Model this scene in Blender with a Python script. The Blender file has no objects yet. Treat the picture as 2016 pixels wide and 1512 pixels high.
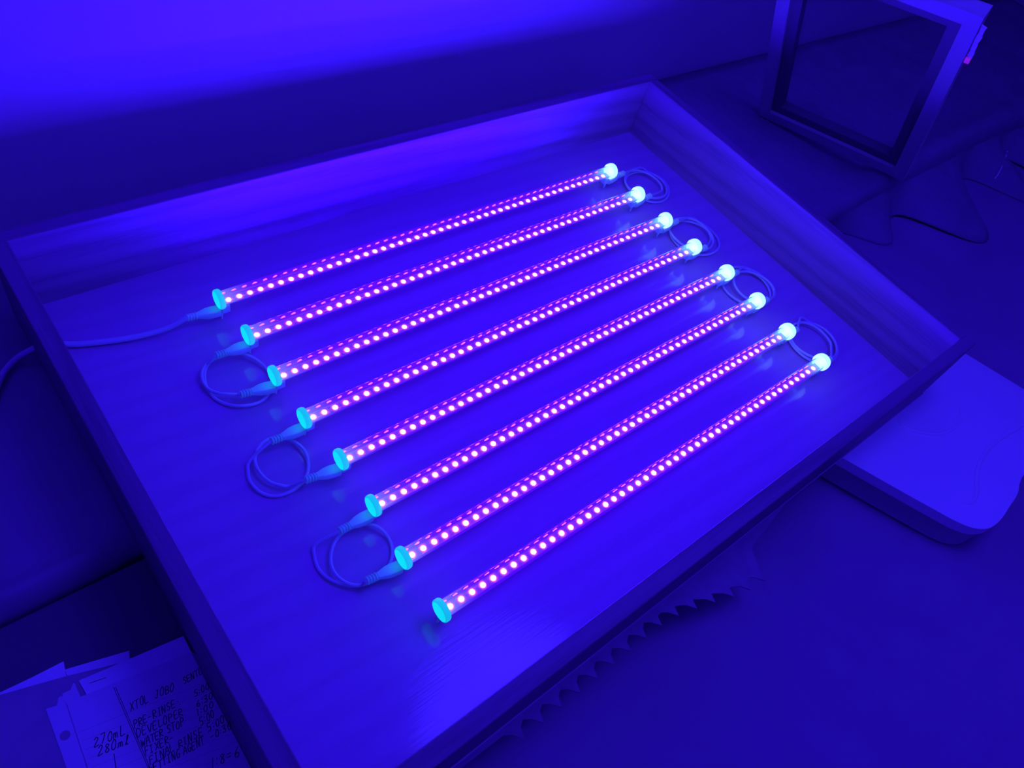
import bpy, bmesh, math, random
from mathutils import Vector, Matrix

random.seed(4)
scene = bpy.context.scene
C = scene.collection

# ------------------------------------------------------------------ camera
CAM_POS = Vector((-0.1671, -0.2971, 0.6459))
CAM_R = ((0.7639, -0.6025, 0.2311), (-0.3750, -0.7059, -0.6009), (0.5252, 0.3724, -0.7652))  # right, down, forward
FPX = 1496.6
cam_data = bpy.data.cameras.new('camera')
cam_data.sensor_fit = 'HORIZONTAL'
cam_data.sensor_width = 36.0
cam_data.lens = 36.0 * FPX / 2016.0
cam_data.clip_start = 0.01
cam = bpy.data.objects.new('camera', cam_data)
C.objects.link(cam)
_r, _d, _f = (Vector(v) for v in CAM_R)
cam.matrix_world = Matrix(((_r.x, -_d.x, -_f.x, CAM_POS.x), (_r.y, -_d.y, -_f.y, CAM_POS.y),
                           (_r.z, -_d.z, -_f.z, CAM_POS.z), (0, 0, 0, 1)))
scene.camera = cam

# ------------------------------------------------------------------ world, exposure
world = bpy.data.worlds.new('dark_room')
world.use_nodes = True
world.node_tree.nodes['Background'].inputs['Color'].default_value = (0.002, 0.0, 0.01, 1)
world.node_tree.nodes['Background'].inputs['Strength'].default_value = 1.0
scene.world = world
vs = scene.view_settings
vs.view_transform = 'Standard'
vs.look = 'None'
vs.exposure = 0.0
vs.gamma = 1.0
vs.use_curve_mapping = False
scene.cycles.transparent_max_bounces = 48
scene.cycles.max_bounces = 9
scene.cycles.diffuse_bounces = 4
scene.cycles.caustics_reflective = False
scene.cycles.use_light_tree = False
scene.cycles.sample_clamp_indirect = 6.0
scene.cycles.use_denoising = True
scene.cycles.use_adaptive_sampling = True
scene.cycles.adaptive_threshold = 0.03

# the tubes' own light: every chip and the lit plastic around it
LED_RGB = (18.0, 2.1, 660.0)
GLOW_RGB = (0.040, 0.0, 0.54)
FILL_LAMP_RGB = (0.56, 0.24, 14.5)      # unseen round fill lamp added on the ceiling

# ------------------------------------------------------------------ helpers
def px(x, y, z):
    """point of the plane at height z seen at photo pixel (x, y): used to lay out what lies on a surface"""
    d = _r * ((x - 1008) / FPX) + _d * ((y - 756) / FPX) + _f
    t = (z - CAM_POS.z) / d.z
    return CAM_POS + d * t

def mat(name, color=(0.5, 0.5, 0.5), rough=0.5, spec=0.5, metallic=0.0, emit=None, noise=None, bump=0.0, trans=0.0):
    m = bpy.data.materials.new(name)
    m.use_nodes = True
    nt = m.node_tree
    b = nt.nodes['Principled BSDF']
    b.inputs['Base Color'].default_value = (*color, 1)
    b.inputs['Roughness'].default_value = rough
    b.inputs['Specular IOR Level'].default_value = spec
    b.inputs['Metallic'].default_value = metallic
    if trans:
        b.inputs['Transmission Weight'].default_value = trans
    if emit:
        b.inputs['Emission Color'].default_value = (*emit[:3], 1)
        b.inputs['Emission Strength'].default_value = emit[3]
    if noise:
        scale3, amount, detail = noise
        tc = nt.nodes.new('ShaderNodeTexCoord')
        mp = nt.nodes.new('ShaderNodeMapping')
        mp.inputs['Scale'].default_value = scale3
        nz = nt.nodes.new('ShaderNodeTexNoise')
        nz.inputs['Scale'].default_value = 1.0
        nz.inputs['Detail'].default_value = detail
        nz.inputs['Roughness'].default_value = 0.62
        nz.inputs['Distortion'].default_value = 0.4
        rp = nt.nodes.new('ShaderNodeValToRGB')
        rp.color_ramp.elements[0].position = 0.33
        rp.color_ramp.elements[1].position = 0.68
        rp.color_ramp.elements[0].color = (*[c * (1 - amount) for c in color], 1)
        rp.color_ramp.elements[1].color = (*[min(1, c * (1 + amount * 0.5)) for c in color], 1)
        nt.links.new(tc.outputs['Object'], mp.inputs['Vector'])
        nt.links.new(mp.outputs['Vector'], nz.inputs['Vector'])
        nt.links.new(nz.outputs['Fac'], rp.inputs['Fac'])
        nt.links.new(rp.outputs['Color'], b.inputs['Base Color'])
        if bump:
            bp = nt.nodes.new('ShaderNodeBump')
            bp.inputs['Strength'].default_value = bump
            bp.inputs['Distance'].default_value = 0.001
            nt.links.new(nz.outputs['Fac'], bp.inputs['Height'])
            nt.links.new(bp.outputs['Normal'], b.inputs['Normal'])
    return m

def wood(name, color, amount, rough, spec):
    """oak: wavy growth rings cut lengthwise (local x) with fine pores"""
    m = bpy.data.materials.new(name)
    m.use_nodes = True
    nt = m.node_tree
    b = nt.nodes['Principled BSDF']
    b.inputs['Roughness'].default_value = rough
    b.inputs['Specular IOR Level'].default_value = spec
    tc = nt.nodes.new('ShaderNodeTexCoord')
    mp = nt.nodes.new('ShaderNodeMapping')
    mp.inputs['Scale'].default_value = (1.6, 26.0, 26.0)
    wv = nt.nodes.new('ShaderNodeTexWave')
    wv.wave_type = 'BANDS'
    wv.bands_direction = 'DIAGONAL'
    wv.inputs['Scale'].default_value = 0.9
    wv.inputs['Distortion'].default_value = 7.0
    wv.inputs['Detail'].default_value = 3.0
    wv.inputs['Detail Scale'].default_value = 0.8
    mp2 = nt.nodes.new('ShaderNodeMapping')
    mp2.inputs['Scale'].default_value = (22.0, 420.0, 420.0)
    nz = nt.nodes.new('ShaderNodeTexNoise')
    nz.inputs['Scale'].default_value = 1.0
    nz.inputs['Detail'].default_value = 4.0
    mx = nt.nodes.new('ShaderNodeMath')
    mx.operation = 'MULTIPLY_ADD'
    mx.inputs[1].default_value = 0.55
    rp = nt.nodes.new('ShaderNodeValToRGB')
    rp.color_ramp.elements[0].position = 0.25
    rp.color_ramp.elements[1].position = 0.95
    rp.color_ramp.elements[0].color = (*[c * (1 - amount) for c in color], 1)
    rp.color_ramp.elements[1].color = (*color, 1)
    bp = nt.nodes.new('ShaderNodeBump')
    bp.inputs['Strength'].default_value = 0.12
    bp.inputs['Distance'].default_value = 0.0006
    L = nt.links.new
    L(tc.outputs['Object'], mp.inputs['Vector']); L(mp.outputs['Vector'], wv.inputs['Vector'])
    L(tc.outputs['Object'], mp2.inputs['Vector']); L(mp2.outputs['Vector'], nz.inputs['Vector'])
    L(wv.outputs['Fac'], mx.inputs[0]); L(nz.outputs['Fac'], mx.inputs[2])
    L(mx.outputs[0], rp.inputs['Fac']); L(rp.outputs['Color'], b.inputs['Base Color'])
    L(nz.outputs['Fac'], bp.inputs['Height']); L(bp.outputs['Normal'], b.inputs['Normal'])
    return m

def emission(name, rgb):
    m = bpy.data.materials.new(name)
    m.use_nodes = True
    nt = m.node_tree
    nt.nodes.clear()
    e = nt.nodes.new('ShaderNodeEmission')
    k = max(rgb)
    e.inputs['Color'].default_value = (*[c / k for c in rgb], 1)
    e.inputs['Strength'].default_value = k
    o = nt.nodes.new('ShaderNodeOutputMaterial')
    nt.links.new(e.outputs[0], o.inputs[0])
    return m

def clear_shell(name, ior=1.5, glow=None, tint=(1, 1, 1), rough=0.02, gain=1.0):
    """thin clear plastic or glass wall: transparent with a fresnel reflection, optionally scattering the lamp's light"""
    m = bpy.data.materials.new(name)
    m.use_nodes = True
    nt = m.node_tree
    nt.nodes.clear()
    o = nt.nodes.new('ShaderNodeOutputMaterial')
    t = nt.nodes.new('ShaderNodeBsdfTransparent')
    t.inputs['Color'].default_value = (*tint, 1)
    g = nt.nodes.new('ShaderNodeBsdfGlossy')
    g.inputs['Roughness'].default_value = rough
    fr = nt.nodes.new('ShaderNodeFresnel')
    fr.inputs['IOR'].default_value = ior
    # thin wall seen from inside: use the same fresnel both ways
    ge = nt.nodes.new('ShaderNodeNewGeometry')
    iv = nt.nodes.new('ShaderNodeMath'); iv.operation = 'MULTIPLY_ADD'
    iv.inputs[1].default_value = (1.0 / ior) - ior
    iv.inputs[2].default_value = ior
    gm = nt.nodes.new('ShaderNodeMath'); gm.operation = 'MULTIPLY'; gm.use_clamp = True
    gm.inputs[1].default_value = gain
    mix = nt.nodes.new('ShaderNodeMixShader')
    L = nt.links.new
    L(ge.outputs['Backfacing'], iv.inputs[0]); L(iv.outputs[0], fr.inputs['IOR'])
    L(fr.outputs[0], gm.inputs[0]); L(gm.outputs[0], mix.inputs[0])
    L(t.outputs[0], mix.inputs[1]); L(g.outputs[0], mix.inputs[2])
    if glow:
        k = max(glow)
        e = nt.nodes.new('ShaderNodeEmission')
        e.inputs['Color'].default_value = (*[c / k for c in glow], 1)
        e.inputs['Strength'].default_value = k
        a = nt.nodes.new('ShaderNodeAddShader')
        L(mix.outputs[0], a.inputs[0]); L(e.outputs[0], a.inputs[1]); L(a.outputs[0], o.inputs[0])
    else:
        L(mix.outputs[0], o.inputs[0])
    return m

def tag(o, label=None, cat=None, group=None, kind=None):
    if label: o['label'] = label
    if cat: o['category'] = cat
    if group: o['group'] = group
    if kind: o['kind'] = kind
    return o

def empty(name, loc=(0, 0, 0), rotz=0.0):
    o = bpy.data.objects.new(name, None)
    o.empty_display_size = 0.05
    C.objects.link(o)
    o.location = loc
    o.rotation_euler = (0, 0, rotz)
    return o

def put(name, me, parent=None, loc=(0, 0, 0), rot=(0, 0, 0)):
    o = bpy.data.objects.new(name, me)
    C.objects.link(o)
    o.location = loc
    o.rotation_euler = rot
    if parent: o.parent = parent
    return o

def mesh_of(bm, name, m, smooth=False):
    bmesh.ops.recalc_face_normals(bm, faces=bm.faces)
    me = bpy.data.meshes.new(name)
    bm.to_mesh(me)
    bm.free()
    if isinstance(m, (list, tuple)):
        for k in m: me.materials.append(k)
    else:
        me.materials.append(m)
    if smooth:
        for f in me.polygons: f.use_smooth = True
        try:
            me.set_sharp_from_angle(angle=math.radians(38))
        except Exception:
            pass
    return me

def box_bm(x0, x1, y0, y1, z0, z1, bevel=0.0, seg=2):
    bm = bmesh.new()
    bmesh.ops.create_cube(bm, size=1.0)
    for v in bm.verts:
        v.co = Vector(((x0 + x1) / 2 + v.co.x * (x1 - x0), (y0 + y1) / 2 + v.co.y * (y1 - y0), (z0 + z1) / 2 + v.co.z * (z1 - z0)))
    if bevel:
        bmesh.ops.bevel(bm, geom=bm.edges[:], offset=bevel, segments=seg, affect='EDGES', profile=0.5)
    return bm

def prism_bm(pts, z0, z1, bevel=0.0, seg=2, top_only=False):
    """extruded outline"""
    bm = bmesh.new()
    lo = [bm.verts.new((p[0], p[1], z0)) for p in pts]
    hi = [bm.verts.new((p[0], p[1], z1)) for p in pts]
    n = len(pts)
    bm.faces.new(lo[::-1])
    top = bm.faces.new(hi)
    for i in range(n):
        bm.faces.new((lo[i], lo[(i + 1) % n], hi[(i + 1) % n], hi[i]))
    if bevel:
        e = list(top.edges)
        bmesh.ops.bevel(bm, geom=e, offset=bevel, segments=seg, affect='EDGES', profile=0.5)
    return bm

def lathe_bm(profile, n=32, axis='x'):
    """profile: (along, radius) pairs, closed at the axis if radius 0"""
    bm = bmesh.new()
    rings = []
    for a, r in profile:
        if r <= 1e-7:
            rings.append([bm.verts.new((a, 0, 0))])
        else:
            rings.append([bm.verts.new((a, r * math.cos(2 * math.pi * k / n), r * math.sin(2 * math.pi * k / n))) for k in range(n)])
    for A, B in zip(rings[:-1], rings[1:]):
        for k in range(n):
            k2 = (k + 1) % n
            if len(A) == 1 and len(B) == 1: continue
            if len(A) == 1: bm.faces.new((A[0], B[k2], B[k]))
            elif len(B) == 1: bm.faces.new((A[k], A[k2], B[0]))
            else: bm.faces.new((A[k], A[k2], B[k2], B[k]))
    if axis == 'z':
        for v in bm.verts: v.co = Vector((-v.co.z, v.co.y, v.co.x))
    return bm

def catmull(pts, per=8):
    P = [Vector(p) for p in pts]
    P = [P[0] * 2 - P[1]] + P + [P[-1] * 2 - P[-2]]
    out = []
    for i in range(1, len(P) - 2):
        a, b, c, d = P[i - 1:i + 3]
        for k in range(per):
            t = k / per
            out.append(0.5 * ((2 * b) + (c - a) * t + (2 * a - 5 * b + 4 * c - d) * t * t + (3 * b - a - 3 * c + d) * t ** 3))
    out.append(P[-2])
    return out

def tube_bm(path, r, n=8, bm=None):
    bm = bm or bmesh.new()
    prev = None
    up = Vector((0, 0, 1))
    rings = []
    for i, p in enumerate(path):
        t = (path[min(i + 1, len(path) - 1)] - path[max(i - 1, 0)]).normalized()
        s = t.cross(up)
        if s.length < 1e-4: s = t.cross(Vector((0, 1, 0)))
        s.normalize()
        w = s.cross(t)
        rr = r(i / (len(path) - 1)) if callable(r) else r
        rings.append([bm.verts.new(p + (s * math.cos(2 * math.pi * k / n) + w * math.sin(2 * math.pi * k / n)) * rr) for k in range(n)])
    for A, B in zip(rings[:-1], rings[1:]):
        for k in range(n):
            bm.faces.new((A[k], A[(k + 1) % n], B[(k + 1) % n], B[k]))
    bm.faces.new(rings[0][::-1]); bm.faces.new(rings[-1])
    return bm

def grid_bm(xs, ys, fz):
    bm = bmesh.new()
    V = [[bm.verts.new(fz(x, y) if isinstance(fz(x, y), tuple) else (x, y, fz(x, y))) for y in ys] for x in xs]
    for i in range(len(xs) - 1):
        for j in range(len(ys) - 1):
            bm.faces.new((V[i][j], V[i + 1][j], V[i + 1][j + 1], V[i][j + 1]))
    return bm

def lin(a, b, n): return [a + (b - a) * i / (n - 1) for i in range(n)]
def smooth(a, b, x):
    t = max(0.0, min(1.0, (x - a) / (b - a)))
    return t * t * (3 - 2 * t)

# ------------------------------------------------------------------ materials
M_wall = mat('white_wall_paint', (0.62, 0.56, 0.62), 0.75, 0.2, noise=((3, 3, 3), 0.05, 3))
M_ceil = mat('ceiling_paint', (0.86, 0.85, 0.86), 0.85, 0.1)
M_floor = mat('dark_floor', (0.20, 0.18, 0.20), 0.6, 0.3)
M_oak = wood('oak_boards', (0.44, 0.22, 0.44), 0.32, 0.45, 0.35)
M_oakshade = wood('oak_shaded', (0.27, 0.14, 0.27), 0.32, 0.5, 0.3)  # same oak, darker: the shade on rim and outer faces put into colour
M_oakfloor = wood('oak_bottom', (0.60, 0.30, 0.63), 0.08, 0.11, 0.5)
M_counter = mat('counter_block', (0.25, 0.22, 0.26), 0.5, 0.3)
M_cloth = mat('dark_cloth', (0.29, 0.20, 0.31), 0.26, 0.5, noise=((9, 9, 9), 0.12, 4))
M_sheet = mat('lower_cloth', (0.35, 0.22, 0.36), 0.65, 0.3, noise=((4, 4, 4), 0.12, 4))
M_mat = mat('felt', (0.38, 0.25, 0.39), 0.9, 0.1, noise=((60, 60, 60), 0.1, 3))
M_binlid = mat('white_plastic', (0.85, 0.88, 0.92), 0.28, 0.5)
M_binbody = mat('frosted_plastic', (0.80, 0.80, 0.86), 0.3, 0.5)
M_binbody.node_tree.nodes['Principled BSDF'].inputs['Alpha'].default_value = 0.45
M_paper = mat('paper', (0.82, 0.90, 0.94), 0.8, 0.15, noise=((30, 30, 30), 0.03, 2))
M_page = mat('ruled_paper', (0.70, 0.72, 0.80), 0.8, 0.15, noise=((30, 30, 30), 0.03, 2))
M_folder = mat('folder_card', (0.40, 0.38, 0.42), 0.7, 0.2, noise=((20, 20, 20), 0.08, 3))
M_ink = mat('ink', (0.03, 0.03, 0.10), 0.6, 0.2)
M_rule = mat('faint_rule', (0.35, 0.40, 0.50), 0.8, 0.1)
M_crate = mat('dark_crate', (0.12, 0.10, 0.14), 0.6, 0.3)
M_frame = mat('pale_frame_wood', (0.52, 0.52, 0.54), 0.5, 0.3, noise=((10, 10, 60), 0.06, 3))
M_lip = mat('dark_frame_rebate', (0.20, 0.17, 0.20), 0.6, 0.2)
M_back = mat('frame_backing', (0.10, 0.09, 0.11), 0.7, 0.2, noise=((7, 7, 7), 0.5, 3))
M_glass = clear_shell('pane', 1.5)
M_tape = mat('shiny_tape', (0.8, 0.7, 0.9), 0.25, 0.8)
M_glint = mat('pink_led_glint', (0.6, 0.2, 0.5), 0.4, 0.4, emit=(0.16, 0.005, 0.20, 1.0))  # LED reflection on the tape, put in as a faint pink glow
M_cable = mat('white_cable', (0.72, 0.76, 0.90), 0.4, 0.4)
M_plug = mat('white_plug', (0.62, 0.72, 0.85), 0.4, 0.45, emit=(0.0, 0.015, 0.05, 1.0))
M_led = emission('uv_chip', LED_RGB)
M_cover = clear_shell('clear_tube', 1.49, glow=GLOW_RGB, rough=0.015, gain=3.0)
M_pcb = mat('circuit_strip', (0.72, 0.68, 0.80), 0.5, 0.4)
M_solder = mat('solder_pad', (0.03, 0.03, 0.06), 0.4, 0.5)
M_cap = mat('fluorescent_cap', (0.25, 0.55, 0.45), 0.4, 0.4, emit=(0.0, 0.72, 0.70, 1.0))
M_caprim = mat('fluorescent_cap_rim', (0.25, 0.55, 0.45), 0.4, 0.4, emit=(0.0, 0.46, 0.50, 1.0))  # dimmer copy: shading of the cap edge put into its glow
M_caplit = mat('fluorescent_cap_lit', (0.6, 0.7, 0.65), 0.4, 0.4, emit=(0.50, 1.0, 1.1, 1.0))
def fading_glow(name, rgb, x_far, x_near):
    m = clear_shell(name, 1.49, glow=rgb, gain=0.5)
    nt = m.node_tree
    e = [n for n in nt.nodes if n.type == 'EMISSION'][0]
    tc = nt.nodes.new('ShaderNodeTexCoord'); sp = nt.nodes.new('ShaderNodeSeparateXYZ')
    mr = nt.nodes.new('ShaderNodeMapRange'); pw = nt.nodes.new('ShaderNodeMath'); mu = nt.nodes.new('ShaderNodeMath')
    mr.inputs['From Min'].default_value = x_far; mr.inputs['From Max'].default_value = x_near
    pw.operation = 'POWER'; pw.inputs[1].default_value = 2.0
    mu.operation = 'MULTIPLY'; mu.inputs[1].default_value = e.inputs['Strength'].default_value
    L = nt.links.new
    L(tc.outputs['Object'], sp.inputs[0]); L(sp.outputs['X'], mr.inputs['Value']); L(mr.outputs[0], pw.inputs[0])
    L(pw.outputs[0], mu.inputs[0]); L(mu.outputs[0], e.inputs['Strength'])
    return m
M_capglow = fading_glow('cap_glow_collar', (0.03, 0.62, 0.66), -0.034, -0.002)  # cap light fading along the tube, put into a glowing shell
M_capglow_left = fading_glow('cap_glow_collar_left', (0.06, 0.10, 0.16), 0.040, 0.002)  # added shell: cap light falling on the strip, put in as glow

for _m in (M_cover, M_capglow, M_capglow_left):
    _m.cycles.emission_sampling = 'NONE'

# ------------------------------------------------------------------ room
YW = 0.45                      # wall behind the counter
X0, X1, YF, ZF, ZC = -0.95, 2.45, -1.25, -0.85, 1.25
ZB = -0.016                    # underside of the wooden box
ZS = -0.0178                   # top of the counter cloth
ZT = -0.070                    # lower table

def structure(name, bm, m):
    return tag(put(name, mesh_of(bm, name, m)), kind='structure')
structure('wall_back', box_bm(X0 - .05, X1 + .05, YW, YW + .05, ZF, ZC), M_wall)
structure('wall_left', box_bm(X0 - .05, X0, YF, YW, ZF, ZC), M_wall)
structure('wall_right', box_bm(X1, X1 + .05, YF, YW, ZF, ZC), M_wall)
structure('wall_front', box_bm(X0 - .05, X1 + .05, YF - .05, YF, ZF, ZC), M_wall)
structure('floor', box_bm(X0 - .05, X1 + .05, YF - .05, YW + .05, ZF - .05, ZF), M_floor)
structure('ceiling', box_bm(X0 - .05, X1 + .05, YF - .05, YW + .05, ZC, ZC + .05), M_ceil)
lamp = empty('added_fill_lamp', (0.50, -0.22, ZC))  # added out of view to lift the light on bin, papers and cloth
tag(lamp, 'unseen round violet fill lamp added on the ceiling above the wooden box', 'lamp')
put('fill_lamp_rim', mesh_of(lathe_bm([(-0.001, 0.0), (-0.001, 0.27), (-0.03, 0.27), (-0.034, 0.262), (-0.03, 0.252), (-0.02, 0.25)], 48, 'z'), 'fill_lamp_rim', M_ceil, True), lamp)
put('fill_lamp_panel', mesh_of(lathe_bm([(-0.0215, 0.2495), (-0.022, 0.0)], 48, 'z'), 'fill_lamp_panel', emission('fill_lamp_panel', FILL_LAMP_RGB)), lamp)

# counter against the wall: its front edge runs along y = 0.05
counter = empty('counter', (0.75, 0.25, ZF))
tag(counter, 'dark ledge along the wall that carries the back of the wooden light box', 'counter')
put('counter_body', mesh_of(box_bm(X0 + .002 - .75, X1 - .002 - .75, .09 - .25, YW - .002 - .25, 0.0, -0.056 - ZF), 'counter_body', M_counter), counter)
put('counter_top', mesh_of(box_bm(X0 + .002 - .75, X1 - .002 - .75, .062 - .25, YW - .002 - .25, -0.056 - ZF, -0.026 - ZF, .004), 'counter_top', M_counter), counter)

# cloth over the counter, hanging over its front edge with folds
def cloth_pt(x, v):
    """v: 0 at the wall .. 0.40 at the front edge, then down the front"""
    right = smooth(0.98, 1.25, x)
    left = 1 - smooth(-0.16, -0.12, x)
    wob = 0.004 * math.sin(x * 9.0) * max(right, left)
    ridge = right * 0.034 * math.exp(-((v - 0.385 + 0.02 * (x - 1.15)) / 0.040) ** 2) * (1 - 0.45 * smooth(1.3, 1.9, x))
    ridge += left * 0.006 * math.exp(-((v - 0.388) / 0.010) ** 2)
    if v <= 0.385:
        y, z = YW - 0.004 - v, ZS - 0.0005
    else:
        s = v - 0.385
        R_ = 0.016
        if s < R_ * math.pi / 2:
            a = s / R_
            y = YW - 0.004 - 0.385 - R_ * math.sin(a)
            z = ZS - 0.0005 - R_ * (1 - math.cos(a))
        else:
            q = s - R_ * math.pi / 2
            y = YW - 0.004 - 0.385 - R_
            z = ZS - 0.0005 - R_ - q
            fold = 0.5 + 0.5 * math.sin(x * 34.0 + 2.0 * math.sin(x * 7.0))
            qn = q / 0.0347
            y -= right * qn * (0.03 + 0.13 * fold)
            z += right * 0.012 * fold * qn * (1 - qn) * 2
            y -= (1 - right) * 0.05 * q * math.sin(x * 18)
    crumple = right * 0.0035 * math.sin(x * 21 + v * 30) * math.sin(v * 44 + x * 6) * smooth(0.03, 0.15, v)
    if v < 0.36: crumple *= 1.0
    return (x, y + (wob if v > 0.3 else 0.0), z + ridge + max(0.0, crumple))
xs = lin(X0 + .004, X1 - .004, 260)
vs_ = lin(0.0, 0.30, 12) + lin(0.31, 0.4448, 52)
bm = bmesh.new()
V = [[bm.verts.new(cloth_pt(x, v)) for v in vs_] for x in xs]
for i in range(len(xs) - 1):
    for j in range(len(vs_) - 1):
        bm.faces.new((V[i][j], V[i + 1][j], V[i + 1][j + 1], V[i][j + 1]))
o = put('ledge_cloth', mesh_of(bm, 'ledge_cloth', M_cloth, True))
sol = o.modifiers.new('thickness', 'SOLIDIFY'); sol.thickness = 0.0012; sol.offset = -1.0
tag(o, 'dark cloth covering the ledge behind the box, rumpled at its front edge', 'cloth')

# lower table in front of the ledge
table = empty('table', (0.6, -0.55, ZF))
tag(table, 'low table in front of the ledge holding plastic bin and papers', 'table')
put('table_top', mesh_of(box_bm(-1.5, 1.8, -.62, .585, ZT - .035 - ZF, ZT - .008 - ZF, .004), 'table_top', M_counter), table)
leg_me = mesh_of(box_bm(-.025, .025, -.025, .025, 0.0, ZT - .035 - ZF, .004), 'leg', M_counter)
for lx, ly in ((-1.4, -.55), (1.7, -.55), (-1.4, .5), (1.7, .5)):
    put('leg', leg_me, table, (lx, ly, 0))
def sheet_z(x, y):
    z = ZT - 0.002
    z += 0.0022 * math.sin(x * 7 + y * 3.5) * math.sin(y * 6 - x * 2)
    z += 0.0018 * math.sin(x * 13 - y * 9 + 1.0)
    z += 0.006 * math.exp(-((x * 0.62 + y * 0.78 + 0.07) / 0.035) ** 2) * smooth(-.40, -.52, y)
    z = min(z, ZT + 0.003)
    k = smooth(0.90, 1.0, x) * smooth(-0.30, -0.22, y)
    return z * (1 - k) + (ZT + 0.0004) * k
o = put('tablecloth', mesh_of(grid_bm(lin(-.88, 2.38, 150), lin(-1.15, 0.028, 70), sheet_z), 'tablecloth', M_sheet, True))
sol = o.modifiers.new('thickness', 'SOLIDIFY'); sol.thickness = 0.002; sol.offset = -1.0
tag(o, 'dark blue cloth with soft folds spread in front of wooden box', 'tablecloth')

# ------------------------------------------------------------------ felt mat with a saw-toothed edge under the box
pts = [(-0.085, 0.30), (-0.085, -0.262)]
x = 0.05
while x < 0.36:
    d = 0.272 + 0.030 * smooth(0.22, 0.36, x)
    pts += [(x, -(d - 0.0085)), (x + 0.006, -(d - 0.0050)), (x + 0.0135, -(d + 0.0040)), (x + 0.0165, -(d - 0.0050))]
    x += 0.0218
pts += [(0.385, -0.272), (0.47, -0.2585), (0.47, 0.30)]
o = put('felt_mat', mesh_of(prism_bm(pts, ZB - 0.0015, ZB - 0.0001), 'felt_mat', M_mat))
tag(o, 'thin mat with a saw-toothed edge showing under the front of wooden box', 'mat')

# ------------------------------------------------------------------ wooden box
BX0, BX1, BY0, BY1, BH, BT = -0.1058, 0.7683, -0.2423, 0.3282, 0.0900, 0.0155
box = empty('light_box', (BX0, BY0, ZB))
tag(box, 'shallow open oak box with glowing tubes lined up on its bottom', 'box')
def bpart(name, me, loc, rotz=0.0):
    return put(name, me, box, Vector(loc) - Vector((BX0, BY0, ZB)), (0, 0, rotz))
lx, ly = BX1 - BX0, BY1 - BY0
bpart('bottom_panel', mesh_of(box_bm(-lx / 2, lx / 2, -ly / 2, ly / 2, ZB, 0.0), 'bottom_panel', M_oakfloor), ((BX0 + BX1) / 2, (BY0 + BY1) / 2, 0))
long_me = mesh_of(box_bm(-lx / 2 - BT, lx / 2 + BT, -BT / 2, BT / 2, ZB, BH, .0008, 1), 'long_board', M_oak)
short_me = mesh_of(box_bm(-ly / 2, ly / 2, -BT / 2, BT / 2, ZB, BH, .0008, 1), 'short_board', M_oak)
for me_, s_in in ((long_me, -1), (short_me, 1)):      # shade on the rim and outside painted as darker oak, lit oak inside
    me_.materials.append(M_oakshade)
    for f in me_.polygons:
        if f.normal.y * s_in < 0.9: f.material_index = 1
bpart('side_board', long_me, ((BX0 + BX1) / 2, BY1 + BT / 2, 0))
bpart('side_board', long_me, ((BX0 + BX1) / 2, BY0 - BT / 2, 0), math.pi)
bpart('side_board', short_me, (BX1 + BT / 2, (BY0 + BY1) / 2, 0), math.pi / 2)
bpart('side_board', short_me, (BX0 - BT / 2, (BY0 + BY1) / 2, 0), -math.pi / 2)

bpart('bottom_edge', mesh_of(box_bm(-lx / 2 - BT, lx / 2 + BT, -.0012, 0.0, ZB, ZB + .0022), 'bottom_edge', M_oakfloor), ((BX0 + BX1) / 2, BY0 - BT, 0))

# ------------------------------------------------------------------ LED tubes
TL, TZ, TR = 0.58, 0.0300, 0.0080
TX = [0.0456, 0.0489, 0.0477, 0.0479, 0.0543, 0.0543, 0.0497, 0.0510]
TY = [0.2374, 0.1821, 0.1242, 0.0669, 0.0107, -0.0452, -0.1016, -0.1580]
PZ = -0.0052                   # strip sits below the axis of the tube
cover_bm = lathe_bm([(0.003, TR), (TL - 0.003, TR)], 40)
cover_me = mesh_of(cover_bm, 'cover', M_cover, True)
pcb_me = mesh_of(box_bm(0.001, TL - 0.001, -.0048, .0048, PZ - .0010, PZ), 'strip', M_pcb)
led_bm = bmesh.new()
prof = [(0.0, 0.0026), (0.0006, 0.0026), (0.0011, 0.0)]
led_me = mesh_of(lathe_bm(prof, 8, 'z'), 'led', M_led)
CR = 0.0108
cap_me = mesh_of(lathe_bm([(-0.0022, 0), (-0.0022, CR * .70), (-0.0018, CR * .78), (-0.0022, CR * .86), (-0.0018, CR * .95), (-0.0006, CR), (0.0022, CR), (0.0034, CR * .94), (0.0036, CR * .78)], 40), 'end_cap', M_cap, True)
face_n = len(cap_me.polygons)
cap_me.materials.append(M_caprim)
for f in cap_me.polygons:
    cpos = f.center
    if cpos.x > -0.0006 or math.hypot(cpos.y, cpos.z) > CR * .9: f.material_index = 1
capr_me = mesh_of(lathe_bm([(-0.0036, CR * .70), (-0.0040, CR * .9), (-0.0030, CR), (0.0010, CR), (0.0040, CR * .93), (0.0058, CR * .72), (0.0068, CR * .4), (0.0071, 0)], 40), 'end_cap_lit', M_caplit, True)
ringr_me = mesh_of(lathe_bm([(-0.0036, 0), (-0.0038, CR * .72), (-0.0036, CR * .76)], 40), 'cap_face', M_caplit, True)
glow_collar_me = mesh_of(lathe_bm([(-0.034, TR * 0.96), (-0.0034, TR * 0.96)], 32), 'glow_collar', M_capglow, True)
glow_collar_left_me = mesh_of(lathe_bm([(0.0034, TR * 0.96), (0.040, TR * 0.96)], 32), 'glow_collar', M_capglow_left, True)
foot_bm = bmesh.new()
fv = []
for zz, w, t in ((-CR + .0015, .0026, .0014), (-0.021, .0014, .0010), (-TZ, .0007, .0008)):
    fv.append([foot_bm.verts.new((sx * t, sy * w, zz)) for sx, sy in ((-1, -1), (1, -1), (1, 1), (-1, 1))])
for A, B in zip(fv[:-1], fv[1:]):
    for k in range(4): foot_bm.faces.new((A[k], A[(k + 1) % 4], B[(k + 1) % 4], B[k]))
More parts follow.
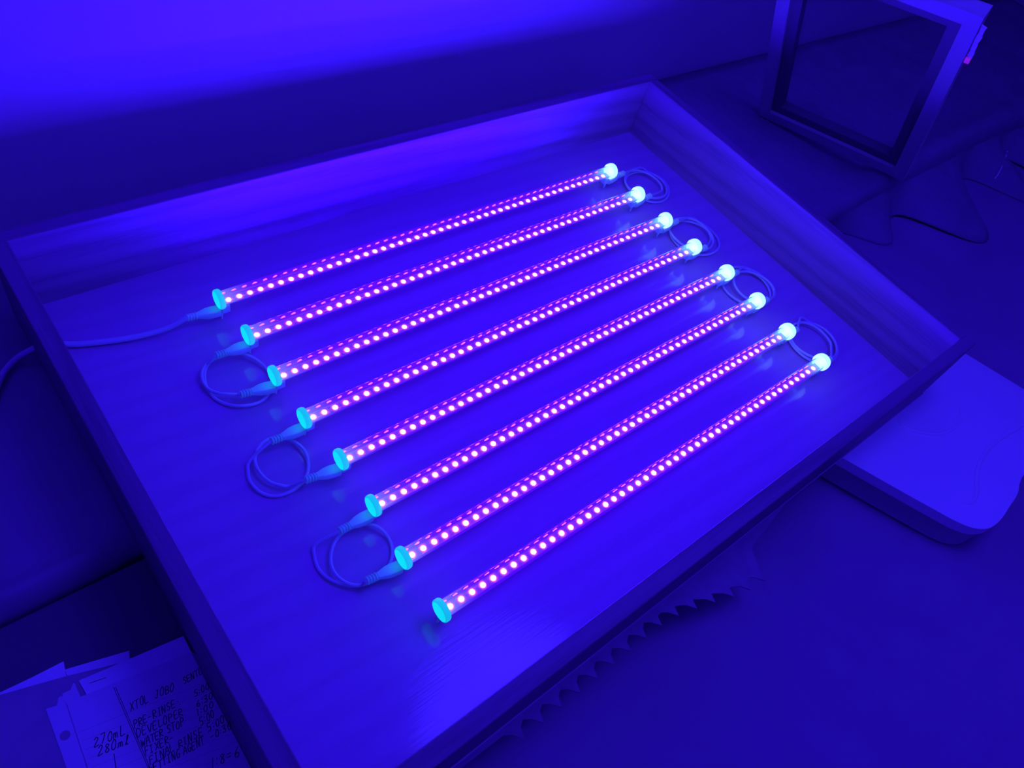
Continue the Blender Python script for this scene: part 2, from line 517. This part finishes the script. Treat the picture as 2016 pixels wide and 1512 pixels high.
foot_bm.faces.new(fv[0][::-1]); foot_bm.faces.new(fv[-1])
foot_me = mesh_of(foot_bm, 'foot', M_plug)
socket_me = mesh_of(box_bm(0.0008, 0.010, -.0048, .0048, -0.0185, -0.0085, .001), 'socket', M_plug)
pad_me = mesh_of(lathe_bm([(0.0, 0.0006), (0.0003, 0.0006), (0.0003, 0.0)], 8, 'z'), 'solder_pad', M_solder)
ordinal = ['rearmost glowing tube with the thick white power cable at its left end',
           'second glowing tube counted from the far wall of the box',
           'third glowing tube counted from the far wall of the box',
           'fourth glowing tube counted from the far wall of the box',
           'fifth glowing tube counted from the far wall of the box',
           'third glowing tube counted from the front wall of the box',
           'glowing tube second from the front wall of the box',
           'frontmost glowing tube, closest to the front wall, with no cable at its left end']
for i in range(8):
    t = empty('led_tube', (TX[i], TY[i], 0.0))
    tag(t, ordinal[i], 'led tube', 'row of eight ultraviolet led tubes')
    put('tube_cover', cover_me, t, (0, 0, TZ))
    s = put('circuit_strip', pcb_me, t, (0, 0, TZ))
    for k in range(48):
        u = 0.0105 + (TL - 0.024) * k / 47.0
        put('led', led_me, t, (u, 0, TZ + PZ))
    for sy in (-1, 1):
        put('solder_pad', pad_me, s, (0.0052, sy * 0.0026, PZ))
    c = put('end_cap', cap_me, t, (0, 0, TZ))
    tag(c, 'turquoise fluorescent end cap')
    put('glow_collar', glow_collar_left_me, c, (0, 0, 0))
    c = put('end_cap', capr_me, t, (TL, 0, TZ))
    tag(c, 'white glowing end cap')
    put('cap_face', ringr_me, c, (0, 0, 0))
    put('glow_collar', glow_collar_me, c, (0, 0, 0))
    put('foot', foot_me, t, (0.0020, 0, TZ))
    put('foot', foot_me, t, (TL - 0.0010, 0, TZ))
    put('socket', socket_me, t, (0, 0, TZ))
    put('socket', socket_me, t, (TL, 0, TZ), (0, 0, math.pi))

# ------------------------------------------------------------------ plugs and cables
def plug_mesh():
    bm = bmesh.new()
    secs = [(0.0, .0058, .0046), (0.008, .0060, .0048), (0.0140, .0054, .0044), (0.020, .0036, .0034), (0.0225, .0031, .0031)]
    rings = []
    for a, w, h in secs:
        ring = []
        for k in range(12):
            an = 2 * math.pi * (k + .5) / 12
            cx_, sy_ = math.cos(an), math.sin(an)
            e = 0.55
            ring.append(bm.verts.new((-a, w * math.copysign(abs(cx_) ** e, cx_), h * math.copysign(abs(sy_) ** e, sy_))))
        rings.append(ring)
    for A, B in zip(rings[:-1], rings[1:]):
        for k in range(12): bm.faces.new((A[k], A[(k + 1) % 12], B[(k + 1) % 12], B[k]))
    bm.faces.new(rings[0][::-1]); bm.faces.new(rings[-1])
    return mesh_of(bm, 'plug', M_plug, True)
def rib_mesh():
    return mesh_of(lathe_bm([(-.0008, .0012), (-.0008, .0035), (-.0003, .0040), (.0003, .0040), (.0008, .0035), (.0008, .0012)], 16), 'rib', M_plug, True)
plug_me, rib_me = plug_mesh(), rib_mesh()
PLZ = 0.0130
def plug(parent, x, y, direction, yaw=0.0, drop=0.0):
    """nose at (x, y), body towards -x (direction 0) or +x (direction 1)"""
    a = math.pi * direction + yaw
    p = put('plug', plug_me, parent, Vector((x, y, PLZ)) - parent.location, (0, -drop if not direction else -drop, a))
    for k in range(4):
        put('rib', rib_me, p, (-0.0242 - k * 0.0028, 0, 0))
    R_ = Matrix.Rotation(a, 3, 'Z') @ Matrix.Rotation(-drop, 3, 'Y')
    return (Vector((x, y, PLZ)) + R_ @ Vector((-0.0225, 0, 0)), Vector((x, y, PLZ)) + R_ @ Vector((-0.034, 0, 0)))

def link(a, b, side, centre, r, label):
    t = empty('link_cable', (centre[0], centre[1], 0.0))
    tag(t, label, 'cable', 'coiled link cables between the tube ends')
    if side == 0:
        pa = plug(t, TX[a] - 0.0005, TY[a], 0, 0.03, -0.12)
        pb = plug(t, TX[b] - 0.0005, TY[b], 0, -0.10, -0.12)
        angles = lin(135, 250 + 360, 26)
    else:
        pa = plug(t, TX[a] + TL + 0.0005, TY[a], 1, 0.0, -0.12)
        pb = plug(t, TX[b] + TL + 0.0005, TY[b], 1, 0.0, -0.12)
        angles = lin(55, -55 - 720, 40)
    pts = [pa[0], pa[1]]
    n = len(angles)
    for k, an in enumerate(angles):
        f = k / (n - 1)
        rr = r * (1.12 - 0.26 * f + 0.05 * math.sin(f * 9 + a))
        off = Vector((0.004 * math.sin(f * 5 + a), 0.004 * math.cos(f * 4 + b), 0))
        z = 0.0022 + 0.0042 * smooth(.35, .6, f) + 0.002 * math.sin(f * 17 + a) ** 2
        if k == 0 or k == n - 1: z = 0.006
        pts.append(Vector((centre[0] + rr * math.cos(math.radians(an)), centre[1] + rr * math.sin(math.radians(an)), z)) + off)
    pts += [pb[1], pb[0]]
    path = [q - t.location for q in catmull(pts, 5)]
    put('wire', mesh_of(tube_bm(path, 0.0016, 8), 'wire', M_cable, True), t)
link(1, 2, 0, (0.026, 0.156), 0.031, 'coiled cable at the left ends joining second and third tubes from the far wall')
link(3, 4, 0, (0.013, 0.043), 0.028, 'coiled cable at the left ends joining fourth and fifth tubes, middle of three coils')
link(5, 6, 0, (0.026, -0.068), 0.029, 'coiled cable at the left ends nearest the front, beside the papers')
link(0, 1, 1, (0.688, 0.214), 0.033, 'coiled cable at the right ends of the two rearmost tubes')
link(2, 3, 1, (0.676, 0.100), 0.034, 'coiled cable at the right ends joining third and fourth tubes from far wall')
link(4, 5, 1, (0.678, -0.013), 0.034, 'coiled cable at the right ends joining fifth and sixth tubes from far wall')
link(6, 7, 1, (0.681, -0.121), 0.034, 'coiled cable at the right ends of the two frontmost tubes')

# supply cable to the rear tube, through the left side board and down over the ledge
sup = empty('power_cable', (TX[0], TY[0], 0.0))
tag(sup, 'thick white power cable running left from rearmost tube through the box side', 'cable')
pa = plug(sup, TX[0] - 0.0005, TY[0], 0, -0.06, -0.10)
pts = [pa[0], pa[1], Vector((-0.010, 0.2415, 0.008)), Vector((-0.045, 0.2480, 0.005)), Vector((-0.085, 0.2610, 0.004)),
       Vector((-0.110, 0.274, 0.004)), Vector((-0.124, 0.2800, -0.004)), Vector((-0.140, 0.280, -0.011)),
       Vector((-0.158, 0.264, -0.0120)), Vector((-0.175, 0.232, -0.0125)), Vector((-0.195, 0.19, -0.0125)), Vector((-0.24, 0.15, -0.0125)), Vector((-0.34, 0.13, -0.0125))]
path = [q - sup.location for q in catmull(pts, 8)]
put('wire', mesh_of(tube_bm(path, 0.0030, 10), 'wire', M_cable, True), sup)

# ------------------------------------------------------------------ white plastic bin in front of the right-hand end
bin_ = empty('storage_bin', (0.78, -0.30, ZT))
tag(bin_, 'flat plastic bin with rounded white lid at the front right of box', 'bin')
ZL = ZB - 0.0003
lid = [(0.924, -0.245), (0.903, -0.196), (0.88, -0.16), (0.62, -0.16), (0.5395, -0.152), (0.584, -0.257), (0.611, -0.321), (0.632, -0.369), (0.642, -0.391), (0.653, -0.408), (0.667, -0.4195),
       (0.683, -0.425), (0.706, -0.426), (0.733, -0.4235), (0.752, -0.422), (0.766, -0.4195), (0.778, -0.4150), (0.792, -0.4120), (0.815, -0.411),
       (0.86, -0.408), (0.93, -0.404), (0.955, -0.395), (0.966, -0.38), (0.966, -0.36)]
OFF = Vector((0.78, -0.30, ZT))
_c = catmull([(x, y, 0) for x, y in lid[5:17]], 3)
lid = lid[:5] + [(q.x, q.y) for q in _c] + lid[17:]
lid_local = [(x - OFF.x, y - OFF.y) for x, y in lid]
put('lid', mesh_of(prism_bm(lid_local, ZL - 0.014 - ZT, ZL - ZT, 0.0090, 5), 'lid', M_binlid, True), bin_)
cxl = sum(p[0] for p in lid_local) / len(lid_local); cyl = sum(p[1] for p in lid_local) / len(lid_local)
def inset(pts, k): return [(cxl + (p[0] - cxl) * k, cyl + (p[1] - cyl) * k) for p in pts]
lip = inset(lid_local, 0.985)
put('lid_rim', mesh_of(prism_bm(lip, ZL - 0.0165 - ZT, ZL - 0.0142 - ZT), 'lid_rim', M_binlid), bin_)
body = bmesh.new()
up_, lo_ = inset(lid_local, 0.965), inset(lid_local, 0.945)
A = [body.verts.new((*p, ZL - 0.0165 - ZT)) for p in up_]
B = [body.verts.new((*p, 0.004)) for p in lo_]
for k in range(len(A)): body.faces.new((B[k], B[(k + 1) % len(A)], A[(k + 1) % len(A)], A[k]))
body.faces.new(B[::-1])
put('tub', mesh_of(body, 'tub', M_binbody, True), bin_)
def ridge(pts_px, r):
    P = [px(x, y, ZL) for x, y in pts_px]
    path = [q - OFF for q in catmull([Vector((p.x, p.y, ZL - 0.0006)) for p in P], 8)]
    put('ridge', mesh_of(tube_bm(path, lambda s: r * (0.35 + 0.65 * math.sin(math.pi * min(1, max(0, s))) ** 0.5), 8), 'ridge', M_binlid, True), bin_)
ridge([(1765, 826), (1785, 843), (1815, 852), (1850, 854), (1878, 842), (1892, 822), (1890, 800)], 0.0034)
ridge([(1893, 987), (1913, 989), (1922, 972), (1922, 940), (1932, 905), (1960, 870), (2016, 836), (2060, 820)], 0.0038)
ridge([(1985, 920), (2000, 901), (2020, 888)], 0.0014)

# ------------------------------------------------------------------ papers at the lower left, on a dark crate
crate = empty('storage_crate', (-0.22, -0.20, ZT))
tag(crate, 'dark flat box under the papers at left of the light box', 'box')
ZP = -0.0262
put('crate_body', mesh_of(box_bm(-.22, .155, -.20, .232, 0.004, ZP - 0.008 - ZT, .003), 'crate_body', M_crate), crate)
put('crate_lid', mesh_of(box_bm(-.224, .159, -.204, .236, ZP - 0.0079 - ZT, ZP - ZT, .002), 'crate_lid', M_crate), crate)

def flat(name, pts_px, z, th, m, label, cat, group=None, extra=()):
    P = [px(x, y, z + th) for x, y in pts_px]
    P = [(p.x, p.y) for p in P] + list(extra)
    c0 = Vector((P[0][0], P[0][1], z))
    t = put(name, mesh_of(prism_bm([(p[0] - c0.x, p[1] - c0.y) for p in P], 0.0, th), name, m), None, c0)
    return tag(t, label, cat, group)
TH = 0.0004
z0 = ZP + 0.0001
flat('paper_sheet', [(-40, 1382), (60, 1335), (125, 1302), (133, 1345)], z0, TH, M_paper, 'pointed corner of white paper sticking out left above the folder', 'paper',
     'loose papers by the box', [(-0.20, -0.06), (-0.27, -0.05)])
flat('paper_sheet', [(128, 1318), (254, 1281), (258, 1330), (140, 1360)], z0 + .0006, TH, M_paper, 'narrow strip of white paper behind the folder, between two others', 'paper', 'loose papers by the box')
flat('paper_folder', [(-60, 1387), (0, 1368), (131, 1331), (245, 1303), (360, 1272)], z0 + .0012, .0010, M_folder, 'grey card folder lying under the handwritten page', 'folder', None,
     [(-0.104, -0.10), (-0.104, -0.30), (-0.33, -0.30), (-0.33, -0.03)])
flat('paper_sheet', [(90, 1396), (112, 1389), (115, 1374), (120, 1370), (124, 1372), (122, 1366), (139, 1358), (144, 1345), (147, 1345), (152, 1357), (160, 1375), (300, 1512)], z0 + .0024, TH, M_page,
     'torn punched sheet edge with a round hole under the handwritten page', 'paper', 'loose papers by the box', [(-0.17, -0.20), (-0.235, -0.20)])
hole = px(128, 1448, z0 + .0028)
hm = mesh_of(lathe_bm([(0.0, .0036), (0.00012, .0036), (0.00012, 0)], 20, 'z'), 'punched_hole', M_folder)
sheet_hole = [o for o in C.objects if o.name.startswith('paper_sheet') and 'punched' in o['label']][0]
put('punched_hole', hm, sheet_hole, Vector((hole.x, hole.y, z0 + .0028)) - sheet_hole.location)
strip = flat('paper_sheet', [(155, 1340), (361, 1252), (420, 1370), (200, 1420)], z0 + .0030, TH, M_paper, 'white backing sheet with small pen dash along top of handwritten page', 'paper', 'loose papers by the box')
page = flat('notes_page', [(131, 1384), (163, 1370), (374, 1284), (520, 1560)], z0 + .0036, TH, M_page, 'handwritten page of developing times tucked against left side of box', 'paper', None,
            [(-0.125, -0.235), (-0.228, -0.228)])
ZI = z0 + .0036 + TH

# handwriting: each line of the page is pen strokes
G = {
 'A': [[(0, 0), (.45, 1), (.8, 0)], [(.15, .4), (.7, .4)]], 'B': [[(.1, 0), (.1, 1), (.6, .85), (.55, .58), (.12, .52), (.7, .4), (.6, .05), (.1, 0)]],
 'D': [[(.1, 0), (.1, 1), (.6, .85), (.75, .45), (.5, .05), (.05, 0)]], 'E': [[(.7, 1), (.1, 1), (.1, 0), (.7, 0)], [(.1, .5), (.55, .5)]],
 'F': [[(.7, 1), (.1, 1), (.1, 0)], [(.1, .55), (.55, .55)]], 'G': [[(.7, .85), (.4, 1), (.08, .6), (.2, .05), (.6, .05), (.7, .4), (.45, .4)]],
 'I': [[(.35, 0), (.35, 1)], [(.15, 1), (.55, 1)], [(.15, 0), (.55, 0)]], 'J': [[(.55, 1), (.55, .2), (.35, 0), (.1, .2)], [(.3, 1), (.75, 1)]],
 'L': [[(.1, 1), (.1, 0), (.7, .05)]], 'N': [[(.05, 0), (.1, 1), (.6, 0), (.7, 1)]], 'O': [[(.4, 1), (.08, .6), (.15, .1), (.5, 0), (.75, .45), (.6, .9), (.38, 1)]],
 'P': [[(.1, 0), (.1, 1), (.6, .9), (.65, .6), (.1, .48)]], 'R': [[(.1, 0), (.1, 1), (.6, .9), (.6, .6), (.1, .48), (.75, 0)]],
 'S': [[(.7, .88), (.4, 1), (.12, .8), (.3, .55), (.62, .4), (.55, .08), (.1, .08)]], 'T': [[(.0, 1), (.8, 1)], [(.4, 1), (.4, 0)]],
 'V': [[(0, 1), (.35, 0), (.75, 1)]], 'W': [[(0, 1), (.2, 0), (.42, .7), (.62, 0), (.9, 1)]], 'X': [[(.05, 1), (.7, 0)], [(.7, 1), (.05, 0)]],
 'm': [[(0, 0), (.05, .5), (.25, .5), (.3, .05), (.35, .5), (.55, .5), (.6, 0)]], 'l': [[(.1, 0), (.45, .9), (.3, 1), (.25, .1), (.5, 0)]],
 '0': [[(.4, 1), (.1, .6), (.15, .1), (.5, 0), (.7, .45), (.6, .9), (.4, 1)]], '1': [[(.35, 1), (.3, 0)]], '2': [[(.1, .8), (.4, 1), (.65, .75), (.1, 0), (.75, .05)]],
 '3': [[(.1, .9), (.55, 1), (.55, .65), (.25, .52), (.65, .35), (.45, 0), (.08, .1)]], '5': [[(.7, 1), (.2, 1), (.15, .58), (.6, .5), (.55, .08), (.08, .05)]],
 '6': [[(.55, 1), (.15, .5), (.15, .1), (.5, 0), (.65, .3), (.4, .48), (.15, .3)]], '7': [[(.05, 1), (.7, 1), (.3, 0)]], '8': [[(.6, .85), (.3, 1), (.15, .75), (.6, .3), (.4, 0), (.12, .25), (.6, .85)]],
 ':': [[(.3, .2), (.33, .26)], [(.3, .7), (.33, .76)]], '-': [[(.1, .45), (.65, .45)]], '=': [[(.1, .6), (.65, .6)], [(.1, .3), (.65, .3)]], '|': [[(.3, 1), (.3, 0)]], ' ': []}
def writing(text, a, b, h_px, weight=0.00032):
    """pen strokes on the page between two photo points (in the bottom-left close-up's own 3.6x pixels)"""
    A = px(a[0] / 3.6, 1200 + a[1] / 3.6, ZI); B = px(b[0] / 3.6, 1200 + b[1] / 3.6, ZI)
    d = B - A; d.z = 0
    n = sum(0.55 if ch in ':|1 ' else 1.0 for ch in text)
    adv = d.length / n
    ux = d.normalized(); uy = Vector((-ux.y, ux.x, 0))
    h = h_px / 3.6 / 2240.0 * 0.82
    bm = bmesh.new()
    pos = 0.0
    for ch in text:
        w = (0.55 if ch in ':|1 ' else 1.0) * adv
        j = Vector((random.uniform(-.04, .04), random.uniform(-.06, .06), 0)) * h
        hs = h * random.uniform(.9, 1.1)
        for st in G[ch]:
            pts = [A + j + ux * (pos + p[0] * w * 1.0 + p[1] * hs * 0.22) + uy * (p[1] * hs) for p in st]
            pts = [Vector((p.x, p.y, ZI)) for p in pts]
            if len(pts) > 2: pts = catmull(pts, 3)
            for p, q in zip(pts[:-1], pts[1:]):
                e = (q - p)
                if e.length < 1e-7: continue
                e.normalize(); s = Vector((-e.y, e.x, 0)) * weight
                e *= weight * 0.8
                vv = [bm.verts.new(c - page.location + Vector((0, 0, 0.00008))) for c in (p - s - e, q - s + e, q + s + e, p + s - e)]
                bm.faces.new(vv)
        pos += w
    put('handwriting', mesh_of(bm, 'handwriting', M_ink), page)
for args in [('XTOL', (925, 718), (1060, 652), 62), ('JOBO', (1095, 630), (1240, 575), 60), ('SENTL', (1300, 530), (1440, 452), 50),
             ('PRE-RINSE', (950, 845), (1250, 688), 58), (':', (1275, 690), (1300, 665), 58), ('5:00', (1380, 618), (1490, 560), 48),
             ('DEVELOPER', (972, 912), (1305, 742), 58), ('6:30', (1392, 692), (1520, 625), 48), ('WATER STOP', (1003, 975), (1312, 818), 55), ('1:00', (1400, 756), (1525, 685), 48),
             ('FIXER-', (1030, 1040), (1240, 925), 55), ('5:00', (1420, 826), (1530, 755), 55), ('FINAL RINSE', (1062, 1098), (1445, 885), 55), ('5:00', (1475, 868), (1600, 790), 55),
             ('WETTING AGENT', (1060, 1165), (1455, 945), 55), ('-0:30', (1490, 925), (1650, 840), 48), ('270mL', (665, 978), (895, 878), 62), ('280ml', (692, 1040), (930, 942), 62),
             ('1:8=6', (1500, 1125), (1710, 1035), 70)]:
    writing(*args)
def line_bm(bm, a, b, w):
    p, q = (px(c[0] / 3.6, 1200 + c[1] / 3.6, ZI) - page.location + Vector((0, 0, 0.00005)) for c in (a, b))
    p.z = q.z = ZI - page.location.z + 0.00005
    e = (q - p).normalized(); s = Vector((-e.y, e.x, 0)) * w
    bm.faces.new([bm.verts.new(c) for c in (p - s, q - s, q + s, p + s)])
bm = bmesh.new()
line_bm(bm, (805, 550), (1075, 1180), 0.00022); line_bm(bm, (818, 548), (1088, 1180), 0.00022)
put('margin_line', mesh_of(bm, 'margin_line', M_ink), page)
bm = bmesh.new()
for k in range(9):
    line_bm(bm, (560 + 22 * k, 870 + 62 * k), (1440 + 50 * k, 520 + 54 * k), 0.00012)
put('ruled_lines', mesh_of(bm, 'ruled_lines', M_rule), page)
bm = bmesh.new(); line_bm(bm, (808, 1022), (822, 1130), 0.0003)
put('pen_stroke', mesh_of(bm, 'pen_stroke', M_ink), page)
bm = bmesh.new()
zz = z0 + .0030 + TH + .00005
p_, q_ = px(635 / 3.6, 1200 + 522 / 3.6, zz) - strip.location, px(752 / 3.6, 1200 + 483 / 3.6, zz) - strip.location
s_ = Vector((-(q_ - p_).y, (q_ - p_).x, 0)).normalized() * .00025
bm.faces.new([bm.verts.new(c) for c in (p_ - s_, q_ - s_, q_ + s_, p_ + s_)])
put('pen_dash', mesh_of(bm, 'pen_dash', M_ink), strip)

# ------------------------------------------------------------------ pale frame leaning over at the right
BL, BRc, TRc, TLc = Vector((1.087, .295, -.0165)), Vector((1.147, .027, .0185)), Vector((.960, .027, .329)), Vector((.900, .296, .292))
u = (BRc - BL); W = u.length; u.normalize()
w = (TLc - BL); w -= u * w.dot(u); H = (TRc - BRc).length; w.normalize()
nrm = u.cross(w)
if nrm.dot(CAM_POS - BL) < 0: nrm = -nrm           # towards the viewer
fr = empty('picture_frame')
fr.matrix_world = Matrix(((u.x, w.x, u.cross(w).x, BL.x), (u.y, w.y, u.cross(w).y, BL.y), (u.z, w.z, u.cross(w).z, BL.z), (0, 0, 0, 1)))
sgn = 1.0 if nrm.dot(u.cross(w)) > 0 else -1.0
tag(fr, 'pale wooden frame with a glass pane leaning beside right end of box', 'frame')
RW, LW, DP = 0.021, 0.017, 0.022
def mitre(name, a, b, c, d, z0_, z1_, m):
    bm = bmesh.new()
    lo = [bm.verts.new((*q, z0_)) for q in (a, b, c, d)]; hi = [bm.verts.new((*q, z1_)) for q in (a, b, c, d)]
    bm.faces.new(lo[::-1]); bm.faces.new(hi)
    for k in range(4): bm.faces.new((lo[k], lo[(k + 1) % 4], hi[(k + 1) % 4], hi[k]))
    put(name, mesh_of(bm, name, m), fr)
def ring(name, o0, o1, za, zb_, m):
    a, b, c, d = (o0, o0), (W - o0, o0), (W - o0, H - o0), (o0, H - o0)
    e, f, g, h = (o1, o1), (W - o1, o1), (W - o1, H - o1), (o1, H - o1)
    mitre(name, a, b, f, e, za, zb_, m); mitre(name, b, c, g, f, za, zb_, m); mitre(name, c, d, h, g, za, zb_, m); mitre(name, d, a, e, h, za, zb_, m)
ring('rail', 0.0, RW, 0.0, -sgn * DP, M_frame)
ring('inner_lip', RW + .0002, RW + LW, -sgn * .006, -sgn * DP, M_lip)
put('glass_pane', mesh_of(box_bm(RW + .004, W - RW - .004, RW + .004, H - RW - .004, -DP - .003 if sgn > 0 else DP, -DP if sgn > 0 else DP + .003), 'glass_pane', M_glass), fr)
bm = bmesh.new()
for k in range(9):
    yy = H - .012 - k * .0068
    zz0 = -sgn * (.002 + .003 * (k % 2))
    bm.verts.new((W + .0010 + .0015 * random.random(), yy, zz0)); bm.verts.new((W + .0095 - .002 * random.random(), yy + .001, zz0 + sgn * .003))
bm.verts.ensure_lookup_table()
for k in range(8): bm.faces.new((bm.verts[2 * k], bm.verts[2 * k + 1], bm.verts[2 * k + 3], bm.verts[2 * k + 2]))
o = put('tape_strip', mesh_of(bm, 'tape_strip', M_tape), fr)
sol = o.modifiers.new('thickness', 'SOLIDIFY'); sol.thickness = 0.0008
put('led_glint', mesh_of(box_bm(W + .0015, W + .0085, H - .0755, H - .0675, -.002, .003, .001), 'led_glint', M_glint), fr)  # pink reflection of the LEDs, built as a small glowing block

# short end of a pale cord hanging at the far right
pts = [px(1984, 298, -0.02), px(1981, 306, -0.03), px(1975, 322, -0.035), px(1966, 341, -0.04), px(1958, 352, -0.05)]
c0 = pts[-1]
o = put('hanging_cord', mesh_of(tube_bm([q - c0 for q in catmull(pts, 6)], 0.0013, 8), 'hanging_cord', M_cable, True), None, c0)
tag(o, 'thin pale cord end hanging at the far right edge', 'cord')
